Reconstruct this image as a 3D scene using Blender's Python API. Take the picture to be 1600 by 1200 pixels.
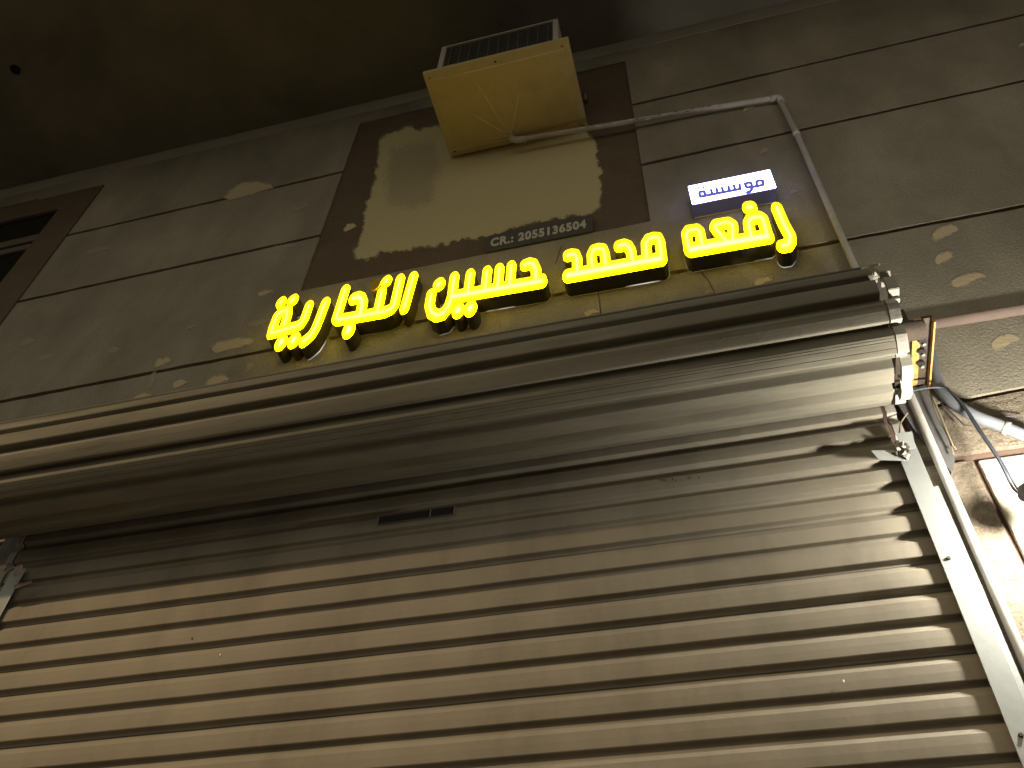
import bpy, bmesh, math, random
import numpy as np
from mathutils import Vector, Matrix
random.seed(7)
for o in list(bpy.data.objects): bpy.data.objects.remove(o)
SC = bpy.context.scene
COL = SC.collection

# ------------------------------------------------------------------ camera
# All coordinates below are in units of the camera-to-wall distance (2 m):
# X right, Y away from the street (0 = wall face), Z above the camera.
S = 2.0; H = 1.5
def W(X, Y, Z): return Vector((S*X, S*Y, S*Z+H))
FPX = 1375.1
PIT, YAW, ROL = 0.83420431, 0.28742956, 0.04838775
_f = np.array([-math.sin(YAW)*math.cos(PIT), math.cos(YAW)*math.cos(PIT), math.sin(PIT)])
_r0 = np.array([math.cos(YAW), math.sin(YAW), 0.0]); _u0 = np.cross(_r0, _f)
CR = math.cos(ROL)*_r0 + math.sin(ROL)*_u0
CU = -math.sin(ROL)*_r0 + math.cos(ROL)*_u0
def ray(x, y): return CR*(x-800) - CU*(y-600) + _f*FPX
def at(x, y, Y=0.0):            # sight line of a measured point met with the plane at depth Y
    d = ray(x, y); t = (Y+1)/d[1]; return (d[0]*t, Y, d[2]*t)
def atz(x, y, Z):
    d = ray(x, y); t = Z/d[2]; return (d[0]*t, -1+d[1]*t, Z)
cam = bpy.data.cameras.new('camera'); camo = bpy.data.objects.new('camera', cam); COL.objects.link(camo)
m = Matrix(((CR[0], CU[0], -_f[0]), (CR[1], CU[1], -_f[1]), (CR[2], CU[2], -_f[2]))).to_4x4()
m.translation = Vector((0, -S, H)); camo.matrix_world = m
cam.sensor_width = 36; cam.lens = FPX/1600*36; cam.clip_start = 0.05; cam.clip_end = 500
SC.camera = camo

# ------------------------------------------------------------------ night sky and lamps
wd = bpy.data.worlds.new('World'); SC.world = wd; wd.use_nodes = True
nt = wd.node_tree; bg = nt.nodes['Background']
bg.inputs['Color'].default_value = (1.0, 0.915, 0.72, 1); bg.inputs['Strength'].default_value = 0.43
SC.view_settings.view_transform = 'Standard'; SC.view_settings.look = 'None'
SC.view_settings.exposure = 0.12; SC.view_settings.gamma = 1; SC.view_settings.use_curve_mapping = False

STREET = (-1.4, -2.0, 2.2)      # street lamp across the pavement, left of the photographer
LED = at(1652, 746, -0.100)     # bare white bulb beside the shutter, just outside the frame
ld = bpy.data.lights.new('street_lamp_light', 'SPOT'); ld.energy = 550; ld.color = (1.0, 0.72, 0.41); ld.shadow_soft_size = 0.09
ld.spot_size = math.radians(127); ld.spot_blend = 0.32   # a cut-off luminaire pointing down
lo = bpy.data.objects.new('street_lamp_light', ld); COL.objects.link(lo); lo.location = W(*STREET)
# ------------------------------------------------------------------ helpers
def tag(o, label=None, cat=None, group=None, kind=None):
    if label: o['label'] = label
    if cat: o['category'] = cat
    if group: o['group'] = group
    if kind: o['kind'] = kind
    return o
def empty(name, loc=(0, 0, 0)):
    o = bpy.data.objects.new(name, None); o.empty_display_size = 0.1
    o.location = loc; COL.objects.link(o); return o
def obj(name, me, parent=None, mat=None):
    o = bpy.data.objects.new(name, me); COL.objects.link(o)
    if mat and not me.materials: me.materials.append(mat)
    if parent:
        o.parent = parent
        pl = Vector((0, 0, 0)); q = parent
        while q: pl += q.location; q = q.parent
        o.location = -pl
    return o
def pymesh(name, vs, fs, mat=None, smooth=False):
    me = bpy.data.meshes.new(name); me.from_pydata([tuple(v) for v in vs], [], fs); me.update()
    if mat: me.materials.append(mat)
    if smooth:
        for p in me.polygons: p.use_smooth = True
    return me
def bm_mesh(name, bm, mat=None, smooth=False):
    me = bpy.data.meshes.new(name); bmesh.ops.recalc_face_normals(bm, faces=bm.faces)
    bm.to_mesh(me); bm.free()
    if mat: me.materials.append(mat)
    if smooth:
        for p in me.polygons: p.use_smooth = True
    return me
def box_bm(bm, p0, p1, bev=0.0):
    """box between two corners in scene units (converted to metres)"""
    a = W(*p0); b = W(*p1)
    r = bmesh.ops.create_cube(bm, size=1.0)
    c = (a+b)/2; d = Vector([max(abs(b[i]-a[i]), 1e-4) for i in range(3)])
    for v in r['verts']: v.co = Vector((v.co.x*d.x, v.co.y*d.y, v.co.z*d.z)) + c
    if bev:
        es = list({e for v in r['verts'] for e in v.link_edges})
        bmesh.ops.bevel(bm, geom=es, offset=bev, segments=2, affect='EDGES', profile=0.5)
def box(name, p0, p1, mat, parent=None, bev=0.0):
    bm = bmesh.new(); box_bm(bm, p0, p1, bev)
    return obj(name, bm_mesh(name, bm, mat), parent)
def tube_geo(pts, rad, n=14, ring=None):
    pts = [Vector(p) for p in pts]; vs = []; fs = []
    prev = None
    for i, p in enumerate(pts):
        if i == 0: t = pts[1]-p
        elif i == len(pts)-1: t = p-pts[i-1]
        else: t = (pts[i+1]-p).normalized() + (p-pts[i-1]).normalized()
        t.normalize()
        if prev is None:
            a = t.orthogonal().normalized()
        else:
            a = prev - t*prev.dot(t); a.normalize()
        prev = a; b = t.cross(a)
        r = rad(i) if callable(rad) else rad
        for k in range(n):
            th = 2*math.pi*k/n
            vs.append(p + (a*math.cos(th)+b*math.sin(th))*r)
    for i in range(len(pts)-1):
        for k in range(n):
            fs.append((i*n+k, i*n+(k+1) % n, (i+1)*n+(k+1) % n, (i+1)*n+k))
    fs.append(tuple(range(n-1, -1, -1))); fs.append(tuple((len(pts)-1)*n+k for k in range(n)))
    return vs, fs
def tube(name, pts, rad, mat, parent=None, n=14):
    vs, fs = tube_geo(pts, rad, n)
    return obj(name, pymesh(name, vs, fs, mat, True), parent)
def spline(pts, per=8):
    pts = [Vector(p) for p in pts]; out = []
    P = [pts[0]*2-pts[1]] + pts + [pts[-1]*2-pts[-2]]
    for i in range(1, len(P)-2):
        for k in range(per):
            t = k/per; a, b, c, d = P[i-1:i+3]
            out.append(0.5*((2*b)+(c-a)*t+(2*a-5*b+4*c-d)*t*t+(3*b-a-3*c+d)*t**3))
    out.append(pts[-1]); return out

# ------------------------------------------------------------------ materials
def mat(name, col, rough=0.8, metal=0.0, var=0.0, var2=None, scale=6.0, bump=0.0, bscale=60.0, spec=0.5,
        stretch=(1, 1, 1), fine=0.0, grime=None, gscale=1.5, gamt=0.5):
    m = bpy.data.materials.new(name); m.use_nodes = True
    N = m.node_tree.nodes; L = m.node_tree.links; b = N['Principled BSDF']
    b.inputs['Roughness'].default_value = rough; b.inputs['Metallic'].default_value = metal
    b.inputs['Specular IOR Level'].default_value = spec
    b.inputs['Base Color'].default_value = (*col, 1)
    geo = N.new('ShaderNodeNewGeometry'); mp = N.new('ShaderNodeMapping'); mp.inputs['Scale'].default_value = stretch
    L.new(geo.outputs['Position'], mp.inputs['Vector'])
    cur = None
    if var > 0:
        n = N.new('ShaderNodeTexNoise'); n.inputs['Scale'].default_value = scale; n.inputs['Detail'].default_value = 8
        n.inputs['Roughness'].default_value = 0.62
        L.new(mp.outputs[0], n.inputs['Vector'])
        cr = N.new('ShaderNodeValToRGB'); cr.color_ramp.elements[0].position = 0.3; cr.color_ramp.elements[1].position = 0.7
        lo_ = var2 if var2 else tuple(c*(1-var) for c in col)
        hi_ = tuple(min(1, c*(1+var*0.6)) for c in col)
        cr.color_ramp.elements[0].color = (*lo_, 1); cr.color_ramp.elements[1].color = (*hi_, 1)
        L.new(n.outputs[0], cr.inputs[0]); cur = cr.outputs[0]
    if fine > 0:
        n = N.new('ShaderNodeTexNoise'); n.inputs['Scale'].default_value = 160; n.inputs['Detail'].default_value = 4
        L.new(geo.outputs['Position'], n.inputs['Vector'])
        mr = N.new('ShaderNodeMapRange'); mr.inputs[1].default_value = 0.3; mr.inputs[2].default_value = 0.7
        mr.inputs[3].default_value = 1-fine; mr.inputs[4].default_value = 1+fine
        L.new(n.outputs[0], mr.inputs[0])
        mx = N.new('ShaderNodeVectorMath'); mx.operation = 'SCALE'
        if cur is None:
            mx.inputs[0].default_value = col
        else: L.new(cur, mx.inputs[0])
        L.new(mr.outputs[0], mx.inputs['Scale']); cur = mx.outputs[0]
    if grime:
        n = N.new('ShaderNodeTexNoise'); n.inputs['Scale'].default_value = gscale; n.inputs['Detail'].default_value = 10
        n.inputs['Roughness'].default_value = 0.7
        L.new(mp.outputs[0], n.inputs['Vector'])
        mr = N.new('ShaderNodeMapRange'); mr.inputs[1].default_value = 0.48; mr.inputs[2].default_value = 0.72
        mr.inputs[3].default_value = 0; mr.inputs[4].default_value = gamt
        L.new(n.outputs[0], mr.inputs[0])
        mx = N.new('ShaderNodeMix'); mx.data_type = 'RGBA'
        L.new(mr.outputs[0], mx.inputs[0])
        if cur is None: mx.inputs[6].default_value = (*col, 1)
        else: L.new(cur, mx.inputs[6])
        mx.inputs[7].default_value = (*grime, 1); cur = mx.outputs[2]
    if cur is not None: L.new(cur, b.inputs['Base Color'])
    if bump > 0:
        n = N.new('ShaderNodeTexNoise'); n.inputs['Scale'].default_value = bscale; n.inputs['Detail'].default_value = 6
        n.inputs['Roughness'].default_value = 0.6
        L.new(geo.outputs['Position'], n.inputs['Vector'])
        bp = N.new('ShaderNodeBump'); bp.inputs['Strength'].default_value = 1.0; bp.inputs['Distance'].default_value = bump
        L.new(n.outputs[0], bp.inputs['Height']); L.new(bp.outputs[0], b.inputs['Normal'])
    return m
def emis(name, col, strength, spec=0.3):
    m = bpy.data.materials.new(name); m.use_nodes = True
    b = m.node_tree.nodes['Principled BSDF']
    b.inputs['Base Color'].default_value = (*col, 1); b.inputs['Emission Color'].default_value = (*col, 1)
    b.inputs['Emission Strength'].default_value = strength; return m

M_wall = mat('stucco', (0.315, 0.28, 0.212), 0.95, var=0.30, scale=2.6, bump=0.0038, bscale=95, fine=0.19, spec=0.2,
             grime=(0.15, 0.134, 0.10), gscale=1.1, gamt=0.55, stretch=(1, 1, 0.55))
M_groove = mat('groove_render', (0.15, 0.10, 0.078), 0.95, var=0.2, bump=0.002, bscale=60, spec=0.1)
M_band = mat('stucco_top_band', (0.37, 0.335, 0.275), 0.95, var=0.12, scale=2.2, bump=0.002, bscale=75, fine=0.1, spec=0.2)
M_rough = mat('rough_render', (0.22, 0.18, 0.13), 0.95, var=0.3, scale=14, bump=0.012, bscale=38, fine=0.25, spec=0.2)
M_block = mat('pale_render', (0.42, 0.38, 0.29), 0.95, var=0.14, scale=9, bump=0.008, bscale=40, fine=0.1, spec=0.2)
M_brown = mat('brown_paint', (0.140, 0.102, 0.068), 0.9, var=0.15, scale=5, bump=0.0016, bscale=70, fine=0.12, spec=0.2)
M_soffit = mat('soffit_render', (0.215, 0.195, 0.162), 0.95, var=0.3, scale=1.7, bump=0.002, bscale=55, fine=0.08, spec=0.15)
M_slat = mat('beige_slat_paint', (0.262, 0.232, 0.176), 0.8, var=0.12, scale=3.0, bump=0.0005, bscale=70, spec=0.2,
             stretch=(1.6, 1, 0.6), grime=(0.15, 0.128, 0.094), gscale=2.0, gamt=0.6)
M_slatd = mat('dusty_slat_paint', (0.205, 0.188, 0.144), 0.88, var=0.25, scale=4.0, bump=0.0006, bscale=70, spec=0.12,
              stretch=(0.5, 3.5, 3.5), grime=(0.09, 0.08, 0.06), gscale=3.0, gamt=0.75)
M_clip = mat('galvanised_clip', (0.33, 0.31, 0.26), 0.75, metal=0.0, var=0.25, scale=25, bump=0.001, bscale=120)
M_guide = mat('galvanised_guide', (0.30, 0.31, 0.29), 0.5, metal=0.35, var=0.08, scale=9, bump=0.0004, bscale=60, grime=(0.20, 0.19, 0.16), gscale=6, gamt=0.4)
M_rust = mat('rusty_steel', (0.55, 0.33, 0.10), 0.85, metal=0.1, var=0.35, scale=40, bump=0.002, bscale=90)
M_dark = mat('dark_steel', (0.085, 0.062, 0.045), 0.8, metal=0.2, var=0.35, scale=25, bump=0.002, bscale=80)
M_plate = mat('grey_steel_plate', (0.12, 0.115, 0.11), 0.75, metal=0.2, var=0.3, scale=18, bump=0.001, bscale=60)
M_cream = mat('cream_paint', (0.40, 0.345, 0.19), 0.85, var=0.12, scale=4, bump=0.0012, bscale=40, spec=0.25, fine=0.06,
              stretch=(0.6, 1, 1.6), grime=(0.27, 0.25, 0.15), gscale=2.0, gamt=0.7)
M_pan = mat('yellow_painted_pan', (0.54, 0.42, 0.19), 0.6, var=0.22, scale=4, bump=0.003, bscale=14, grime=(0.27, 0.20, 0.085), gscale=4, gamt=0.75)
M_crease = mat('pale_pan_line', (0.72, 0.60, 0.34), 0.6, var=0.2, scale=30)  # paler colour for the lines along the pan's folds and edges
M_acw = mat('off_white_casing', (0.50, 0.44, 0.37), 0.6, var=0.1, scale=8)
M_acd = mat('condenser_fins', (0.025, 0.027, 0.025), 0.6, var=0.3, scale=60)
M_wire = mat('grille_wire', (0.20, 0.18, 0.14), 0.6)
M_pvc = mat('white_pvc', (0.46, 0.44, 0.40), 0.5, var=0.08, scale=14, grime=(0.30, 0.25, 0.2), gscale=9, gamt=0.6)
M_pinkpipe = mat('painted_conduit', (0.30, 0.22, 0.18), 0.7, var=0.15, scale=12)
M_hose = mat('grey_hose', (0.155, 0.165, 0.175), 0.6, var=0.1, scale=20)
M_cable = mat('black_cable', (0.04, 0.045, 0.055), 0.5)
M_wirec = mat('thin_wire', (0.24, 0.19, 0.12), 0.6)
M_silver = mat('silver_edge', (0.75, 0.74, 0.70), 0.3, metal=0.9)
M_black = mat('black_plastic', (0.018, 0.02, 0.021), 0.4)
M_side = mat('letter_return', (0.075, 0.062, 0.028), 0.45, spec=0.4)
M_boxside = mat('light_box_return', (0.07, 0.065, 0.12), 0.4)
_b = M_boxside.node_tree.nodes['Principled BSDF']; _b.inputs['Emission Color'].default_value = (.3, .3, .8, 1); _b.inputs['Emission Strength'].default_value = .05
M_back = mat('letter_backing', (0.75, 0.74, 0.68), 0.5)
M_cr = mat('dark_grey_plate', (0.062, 0.060, 0.058), 0.5, var=0.08, scale=8)
M_crtext = mat('plate_lettering', (0.5, 0.47, 0.38), 0.6)
M_glass = mat('dark_window_glass', (0.012, 0.012, 0.011), 0.12)
M_frame = mat('window_aluminium', (0.17, 0.14, 0.11), 0.5, metal=0.3)
M_ground = mat('ground', (0.10, 0.088, 0.07), 0.95, var=0.2, scale=2)
M_asph = mat('asphalt', (0.10, 0.095, 0.085), 0.95, var=0.2, scale=4)
M_hole = mat('hole_black', (0.004, 0.004, 0.004), 0.9)
def putty_mat(name, col, strength):
    m = bpy.data.materials.new(name); m.use_nodes = True
    N = m.node_tree.nodes; L = m.node_tree.links; b = N['Principled BSDF']
    b.inputs['Base Color'].default_value = (*col, 1); b.inputs['Roughness'].default_value = 0.9
    b.inputs['Specular IOR Level'].default_value = 0.2
    at_ = N.new('ShaderNodeAttribute'); at_.attribute_name = 'edge'
    g = N.new('ShaderNodeNewGeometry')
    n = N.new('ShaderNodeTexNoise'); n.inputs['Scale'].default_value = 55; n.inputs['Detail'].default_value = 9; n.inputs['Roughness'].default_value = 0.75
    L.new(g.outputs['Position'], n.inputs['Vector'])
    s = N.new('ShaderNodeMath'); s.operation = 'MULTIPLY_ADD'; L.new(n.outputs[0], s.inputs[0]); s.inputs[1].default_value = 1.1
    L.new(at_.outputs['Fac'], s.inputs[2])
    mr = N.new('ShaderNodeMapRange'); mr.inputs[1].default_value = 0.80; mr.inputs[2].default_value = 1.12
    mr.inputs[3].default_value = 0; mr.inputs[4].default_value = strength
    L.new(s.outputs[0], mr.inputs[0]); L.new(mr.outputs[0], b.inputs['Alpha'])
    n2 = N.new('ShaderNodeTexNoise'); n2.inputs['Scale'].default_value = 60; L.new(g.outputs['Position'], n2.inputs['Vector'])
    bp = N.new('ShaderNodeBump'); bp.inputs['Distance'].default_value = 0.002; L.new(n2.outputs[0], bp.inputs['Height']); L.new(bp.outputs[0], b.inputs['Normal'])
    return m
M_putty = putty_mat('putty', (0.60, 0.49, 0.31), 0.85)
M_puttyp = putty_mat('pink_putty', (0.50, 0.37, 0.27), 0.7)
M_puttyf = putty_mat('worn_putty', (0.52, 0.45, 0.33), 0.45)
M_smudge = putty_mat('dark_smudge', (0.15, 0.135, 0.10), 0.22)
M_thin = putty_mat('thin_paint_shade', (0.40, 0.38, 0.27), 0.3)
M_creamp = putty_mat('cream_brushwork', (0.57, 0.49, 0.27), 0.95)

# ------------------------------------------------------------------ ground
def sheet(name, x0, x1, y0, y1, z, m_, kind='structure'):
    me = pymesh(name, [(x0, y0, z), (x1, y0, z), (x1, y1, z), (x0, y1, z)], [(0, 1, 2, 3)], m_)
    o = obj(name, me); tag(o, kind=kind); return o
sheet('ground', -150, 150, -150, 150, -0.16, M_asph)
bm = bmesh.new(); box_bm(bm, (-20, -1.6, -0.825), (20, 0.05, -0.75)); o = obj('pavement', bm_mesh('pavement', bm, M_ground)); tag(o, kind='structure')

# ------------------------------------------------------------------ building
bld = empty('shop_building', W(0, 0, -0.75))
tag(bld, 'rendered shop building wall with horizontal grooves and putty patches under a dark overhang', 'building')
GD = 0.0075   # groove depth
box('wall_core', (-6, GD, -0.75), (6, 0.35, 2.62), M_groove, bld)
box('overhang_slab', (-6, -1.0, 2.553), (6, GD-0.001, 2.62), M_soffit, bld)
def gline(xa, za, xb, zb): return lambda x: za+(zb-za)*(x-xa)/(xb-xa)
G1 = gline(-1.66, 2.113, .9, 2.145); G2 = gline(-1.6, 1.797, .8, 1.836); G3 = gline(-1.4, 1.378, .6, 1.394)
G4 = gline(.38, .946, .47, .952); G5 = lambda x: .845
PANEL = (-.80, -.0145, 1.583, 2.4135)
WIN = (-2.75, -1.645, 1.25, 2.397)
SHUT = (-1.215, .300, -.75, 1.12)
OPEN = [PANEL, WIN, SHUT]
def band(name, zlo, zhi, x0, x1, m_, gap=0.006, y=0.0, jit=0.0012, label=None):
    """one plaster course between two grooves, with openings left out; front at y, sides back to the groove floor"""
    xs = sorted(set([x0, x1] + [v for o_ in OPEN for v in (o_[0], o_[1]) if x0 < v < x1]))
    fx = []
    for a, b in zip(xs[:-1], xs[1:]):
        n = max(1, int((b-a)/0.03)); fx += [a+(b-a)*k/n for k in range(n)]
    fx.append(x1)
    zm0, zm1 = zlo(0)+gap, zhi(0)-gap
    ts = sorted(set([0.0, 1.0] + [(v-zm0)/(zm1-zm0) for o_ in OPEN for v in (o_[2], o_[3]) if zm0+0.004 < v < zm1-0.004]))
    ft = []
    for a, b in zip(ts[:-1], ts[1:]):
        n = max(1, int((b-a)*(zm1-zm0)/0.05)); ft += [a+(b-a)*k/n for k in range(n)]
    ft.append(1.0)
    def zof(x, t):
        z0, z1 = zlo(x)+gap, zhi(x)-gap
        base = z0+(z1-z0)*t
        for o_ in OPEN:                       # snap cuts level at the openings
            for v in (o_[2], o_[3]):
                if abs((v-zm0)/(zm1-zm0)-t) < 1e-6 and 0 < t < 1: return v
        return base
    nx, nz = len(fx)-1, len(ft)-1
    def inside(i, k):
        xc = (fx[i]+fx[i+1])/2; zc = zof(xc, (ft[k]+ft[k+1])/2)
        return not any(o_[0] < xc < o_[1] and o_[2] < zc < o_[3] for o_ in OPEN)
    ok = {(i, k): inside(i, k) for i in range(nx) for k in range(nz)}
    vs = []; idx = {}; fs = []
    rj = random.Random(hash(name) % 1000 + int(zm0*100))
    def V(i, k, back=False):
        key = (i, k, back)
        if key not in idx:
            if back:
                fr = vs[V(i, k)]; vs.append(Vector((fr.x, S*(GD+0.001), fr.z)))
            else:
                edge = k in (0, nz) or i in (0, nx)
                j = jit if edge else 0
                w = W(fx[i]+rj.uniform(-j, j)*0.3, y, zof(fx[i], ft[k])+rj.uniform(-j, j)); vs.append(w)
            idx[key] = len(vs)-1
        return idx[key]
    for (i, k), o_ in ok.items():
        if not o_: continue
        fs.append((V(i, k), V(i+1, k), V(i+1, k+1), V(i, k+1)))
        for (di, dk, a, b) in ((0, -1, (i+1, k), (i, k)), (0, 1, (i, k+1), (i+1, k+1)), (-1, 0, (i, k), (i, k+1)), (1, 0, (i+1, k+1), (i+1, k))):
            if not ok.get((i+di, k+dk), False):
                fs.append((V(*a), V(*b), V(*b, True), V(*a, True)))
    o_ = obj(name, pymesh(name, vs, fs, m_), bld)
    if label: tag(o_, label)
    return o_
band('plaster_course', G1, lambda x: 2.5535, -5, 5, M_wall)
band('plaster_course', G2, G1, -5, 5, M_wall)
band('plaster_course', G3, G2, -5, 5, M_wall)
band('plaster_course', lambda x: .949+(x-.4)*.05 if x > 0 else .949, G3, -5, 5, M_wall)
band('plaster_course', lambda x: .848, lambda x: .949+(x-.4)*.05 if x > 0 else .949, -5, 5, M_rough, gap=.004)
band('ceiling_moulding', lambda x: 2.484, lambda x: 2.5525, -5, 5, M_band, gap=0.0, y=-0.0008, jit=.0015)
# jamb render and pale blocks below
box('jamb_render', (.300, -.0035, -.75), (.359, GD+.001, .834), M_rough, bld, 0.004)
for z0, z1 in ((.40, .834), (-.05, .392), (-.75, -.058)):
    bmx = bmesh.new(); box_bm(bmx, (.3665, -.0015, z0), (5, GD+.001, z1), 0.006); o = obj('pale_block', bm_mesh('pale_block', bmx, M_block), bld)
box('jamb_render', (-1.30, -.0035, -.75), (-1.215, GD+.001, .834), M_rough, bld, 0.004)
box('pale_block', (-5, -.0015, -.75), (-1.307, GD+.001, .834), M_wall, bld, 0.006)

# brown framed panel, set back in the wall
pn = box('brown_panel', (PANEL[0]+.0005, GD-.0025, PANEL[2]+.0005), (PANEL[1]-.0005, GD+.003, PANEL[3]-.0005), M_brown, bld)
tag(pn, 'brown painted recessed panel behind the air conditioner')

# feathered paint and putty patches: a lens of faces whose rim fades by an "edge" attribute
def poly_patch(name, px, m_, Y, label=None, parent=bld, feather=5.0, noise=2.0, sub=5, seed=1, step=None):
    """thin sheet on the wall covering an outline; 'edge' runs from 0 at its rim to 1 inside"""
    rr = random.Random(seed); P = []; n = len(px)
    for i in range(n):
        a, b = px[i], px[(i+1) % n]
        for k in range(sub):
            t = k/sub; P.append((a[0]+(b[0]-a[0])*t+rr.uniform(-noise, noise), a[1]+(b[1]-a[1])*t+rr.uniform(-noise, noise)))
    P = np.array(P); x0, y0 = P.min(0)-3; x1, y1 = P.max(0)+3
    st = step or max(1.2, min(4.0, min(x1-x0, y1-y0)/14))
    gx = np.arange(x0, x1+st, st); gy = np.arange(y0, y1+st, st); XX, YY = np.meshgrid(gx, gy, indexing='ij')
    dist = np.full(XX.shape, 1e9); ins = np.zeros(XX.shape, bool); N = len(P)
    for i in range(N):
        a, b = P[i], P[(i+1) % N]; d = b-a; L2 = max(d@d, 1e-9)
        t = np.clip(((XX-a[0])*d[0]+(YY-a[1])*d[1])/L2, 0, 1)
        dist = np.minimum(dist, np.hypot(XX-a[0]-t*d[0], YY-a[1]-t*d[1]))
        if a[1] != b[1]:
            c = ((YY < a[1]) != (YY < b[1])) & (XX < a[0]+(YY-a[1])*d[0]/(b[1]-a[1])); ins ^= c
    sd = np.where(ins, dist, -dist)
    vs = []; ed = []; idx = {}; fs = []
    def v(i, k):
        if (i, k) not in idx:
            q = at(gx[i], gy[k], Y); idx[(i, k)] = len(vs); vs.append(W(q[0], Y, q[2])); ed.append(float(min(1, max(0, sd[i, k]/feather))))
        return idx[(i, k)]
    for i in range(len(gx)-1):
        for k in range(len(gy)-1):
            if max(sd[i, k], sd[i+1, k], sd[i, k+1], sd[i+1, k+1]) > 0: fs.append((v(i, k), v(i, k+1), v(i+1, k+1), v(i+1, k)))
    me = pymesh(name, vs, fs, m_)
    a_ = me.attributes.new('edge', 'FLOAT', 'POINT')
    for i, e in enumerate(ed): a_.data[i].value = e
    o_ = obj(name, me, parent)
    if label: tag(o_, label)
    return o_
poly_patch('cream_paint_patch', [(590, 214), (610, 201), (640, 190), (658, 197), (692, 190), (740, 185), (840, 170), (905, 175), (936, 216),
    (938, 245), (945, 262), (946, 300), (941, 331), (925, 340), (870, 347), (800, 363), (765, 374), (745, 380), (728, 377), (700, 387), (662, 394),
    (640, 397), (600, 401), (572, 411), (538, 409), (550, 394), (555, 370), (562, 345), (567, 320), (574, 295), (582, 270), (586, 240)],
    M_creamp, GD-.0035, 'rough cream paint brushed over the middle of the brown panel', feather=13, noise=4.0, sub=6, seed=3)
poly_patch('dark_smudge', [(600, 215), (690, 200), (705, 260), (690, 330), (640, 345), (590, 330), (585, 270)], M_thin, GD-.0042, seed=9, feather=45)  # thin first coat, a darker cream than the rest
for i, (cx, cy, rx, ry, k) in enumerate([(388, 300, 34, 17, 'n'), (471, 326, 15, 10, 'f'), (152, 392, 17, 8, 'f'), (444, 389, 22, 9, 'f'), (415, 459, 14, 9, 'n'),
        (254, 568, 16, 11, 'n'), (362, 541, 34, 13, 'n'), (339, 598, 21, 12, 'n'), (224, 620, 15, 7, 'n'), (44, 535, 12, 8, 'f'), (104, 604, 6, 4, 'n'), (238, 596, 6, 18, 'f'),
        (58, 590, 10, 3, 'f'), (1170, 170, 10, 7, 'n'), (1195, 237, 12, 9, 'p'), (1478, 365, 20, 15, 'n'), (1476, 405, 17, 12, 'n'), (1515, 438, 26, 13, 'n'),
        (1194, 440, 14, 8, 'n'), (1571, 537, 20, 15, 'n'), (1598, 71, 8, 6, 'n'), (547, 356, 11, 8, 'c'), (925, 489, 13, 7, 'n'), (788, 513, 8, 15, 'f'), (473, 569, 10, 16, 'f'),
        (12, 455, 16, 5, 'f'), (1110, 456, 10, 5, 'f'), (72, 560, 14, 8, 'f'), (180, 548, 9, 7, 'f'), (282, 600, 12, 8, 'n'), (405, 505, 18, 7, 'f'), (390, 575, 8, 10, 'f'), (300, 512, 10, 5, 'f'), (1240, 300, 10, 5, 'f'), (640, 560, 14, 5, 'f'), (1455, 440, 8, 4, 'f'), (1560, 480, 7, 4, 'f')]):
    rr = random.Random(i+40)
    px = [(cx+rx*1.3*math.cos(t)*rr.uniform(.82, 1.12)-ry*.25*math.sin(t), cy-0.10*rx*math.cos(t)+ry*1.35*math.sin(t)*rr.uniform(.8, 1.1)) for t in [2*math.pi*q/9 for q in range(13)]]
    mm = {'n': M_putty, 'f': M_puttyf, 'p': M_puttyp, 'c': M_creamp}[k]
    poly_patch('putty_patch', px, mm, -.0011 if k != 'c' else GD-.004, noise=1.0, sub=4, seed=i, feather=11 if min(rx, ry) > 8 else 6)
for i, pxs in enumerate([[(318, 340), (332, 338), (300, 420), (262, 500), (250, 495), (292, 410)], [(404, 365), (414, 366), (375, 470), (350, 500), (345, 480), (380, 420)],
        [(500, 505), (640, 470), (630, 535), (520, 565)], [(1310, 335), (1325, 335), (1372, 440), (1355, 448)]]):
    poly_patch('dark_smudge', pxs, M_smudge, -.0008, noise=3, sub=6, seed=70+i, feather=30)  # faint darker streaks and strips on the wall
# hairline cracks
for pts in ([(934, 448), (936, 466), (939, 492)], [(1096, 425), (1108, 440), (1114, 452), (1120, 470)], [(877, 385), (872, 400), (868, 412)], [(1310, 530), (1313, 545)]):
    P = [W(*at(x, y, -.0004)) for x, y in pts]
    tube('crack', P, 0.0018, M_groove, bld, 5)
# dark drip hole in the soffit
hx = atz(25, 108, 2.553)
bmh = bmesh.new(); bmesh.ops.create_cone(bmh, cap_ends=True, segments=20, radius1=0.030, radius2=0.024, depth=0.014)
for v in bmh.verts: v.co += W(hx[0], hx[1], hx[2]) - Vector((0, 0, 0.004))
tag(obj('soffit_outlet', bm_mesh('soffit_outlet', bmh, M_hole), bld), 'small round black outlet in the dark soffit')

# window at the left edge
wf = empty('window', (0, 0, 0)); wf.parent = bld; wf.location = -bld.location
X0, X1, Z0, Z1 = WIN; IX, IZ = -1.757, 2.296
def flat_frame():
    bmf = bmesh.new(); y0, y1 = -.004, GD+.001
    box_bm(bmf, (X0, y0, IZ), (X1, y1, Z1)); box_bm(bmf, (IX, y0, Z0), (X1, y1, IZ))
    box_bm(bmf, (X0, y0, Z0), (X0+.11, y1, IZ)); box_bm(bmf, (X0+.11, y0, Z0), (IX, y1, Z0+.1))
    return bmf
o = obj('surround', bm_mesh('surround', flat_frame(), M_brown), wf); tag(o, 'flat brown painted surround')
box('pane', (X0+.11, GD-.004, Z0+.1), (IX, GD-.0005, IZ), M_glass, wf)
box('sash_rail', (X0+.11, -.001, 2.128), (IX, GD-.003, 2.162), M_frame, wf)
box('sash_rail', (X0+.11, -.001, 2.085), (IX, GD-.003, 2.112), M_frame, wf)

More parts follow.
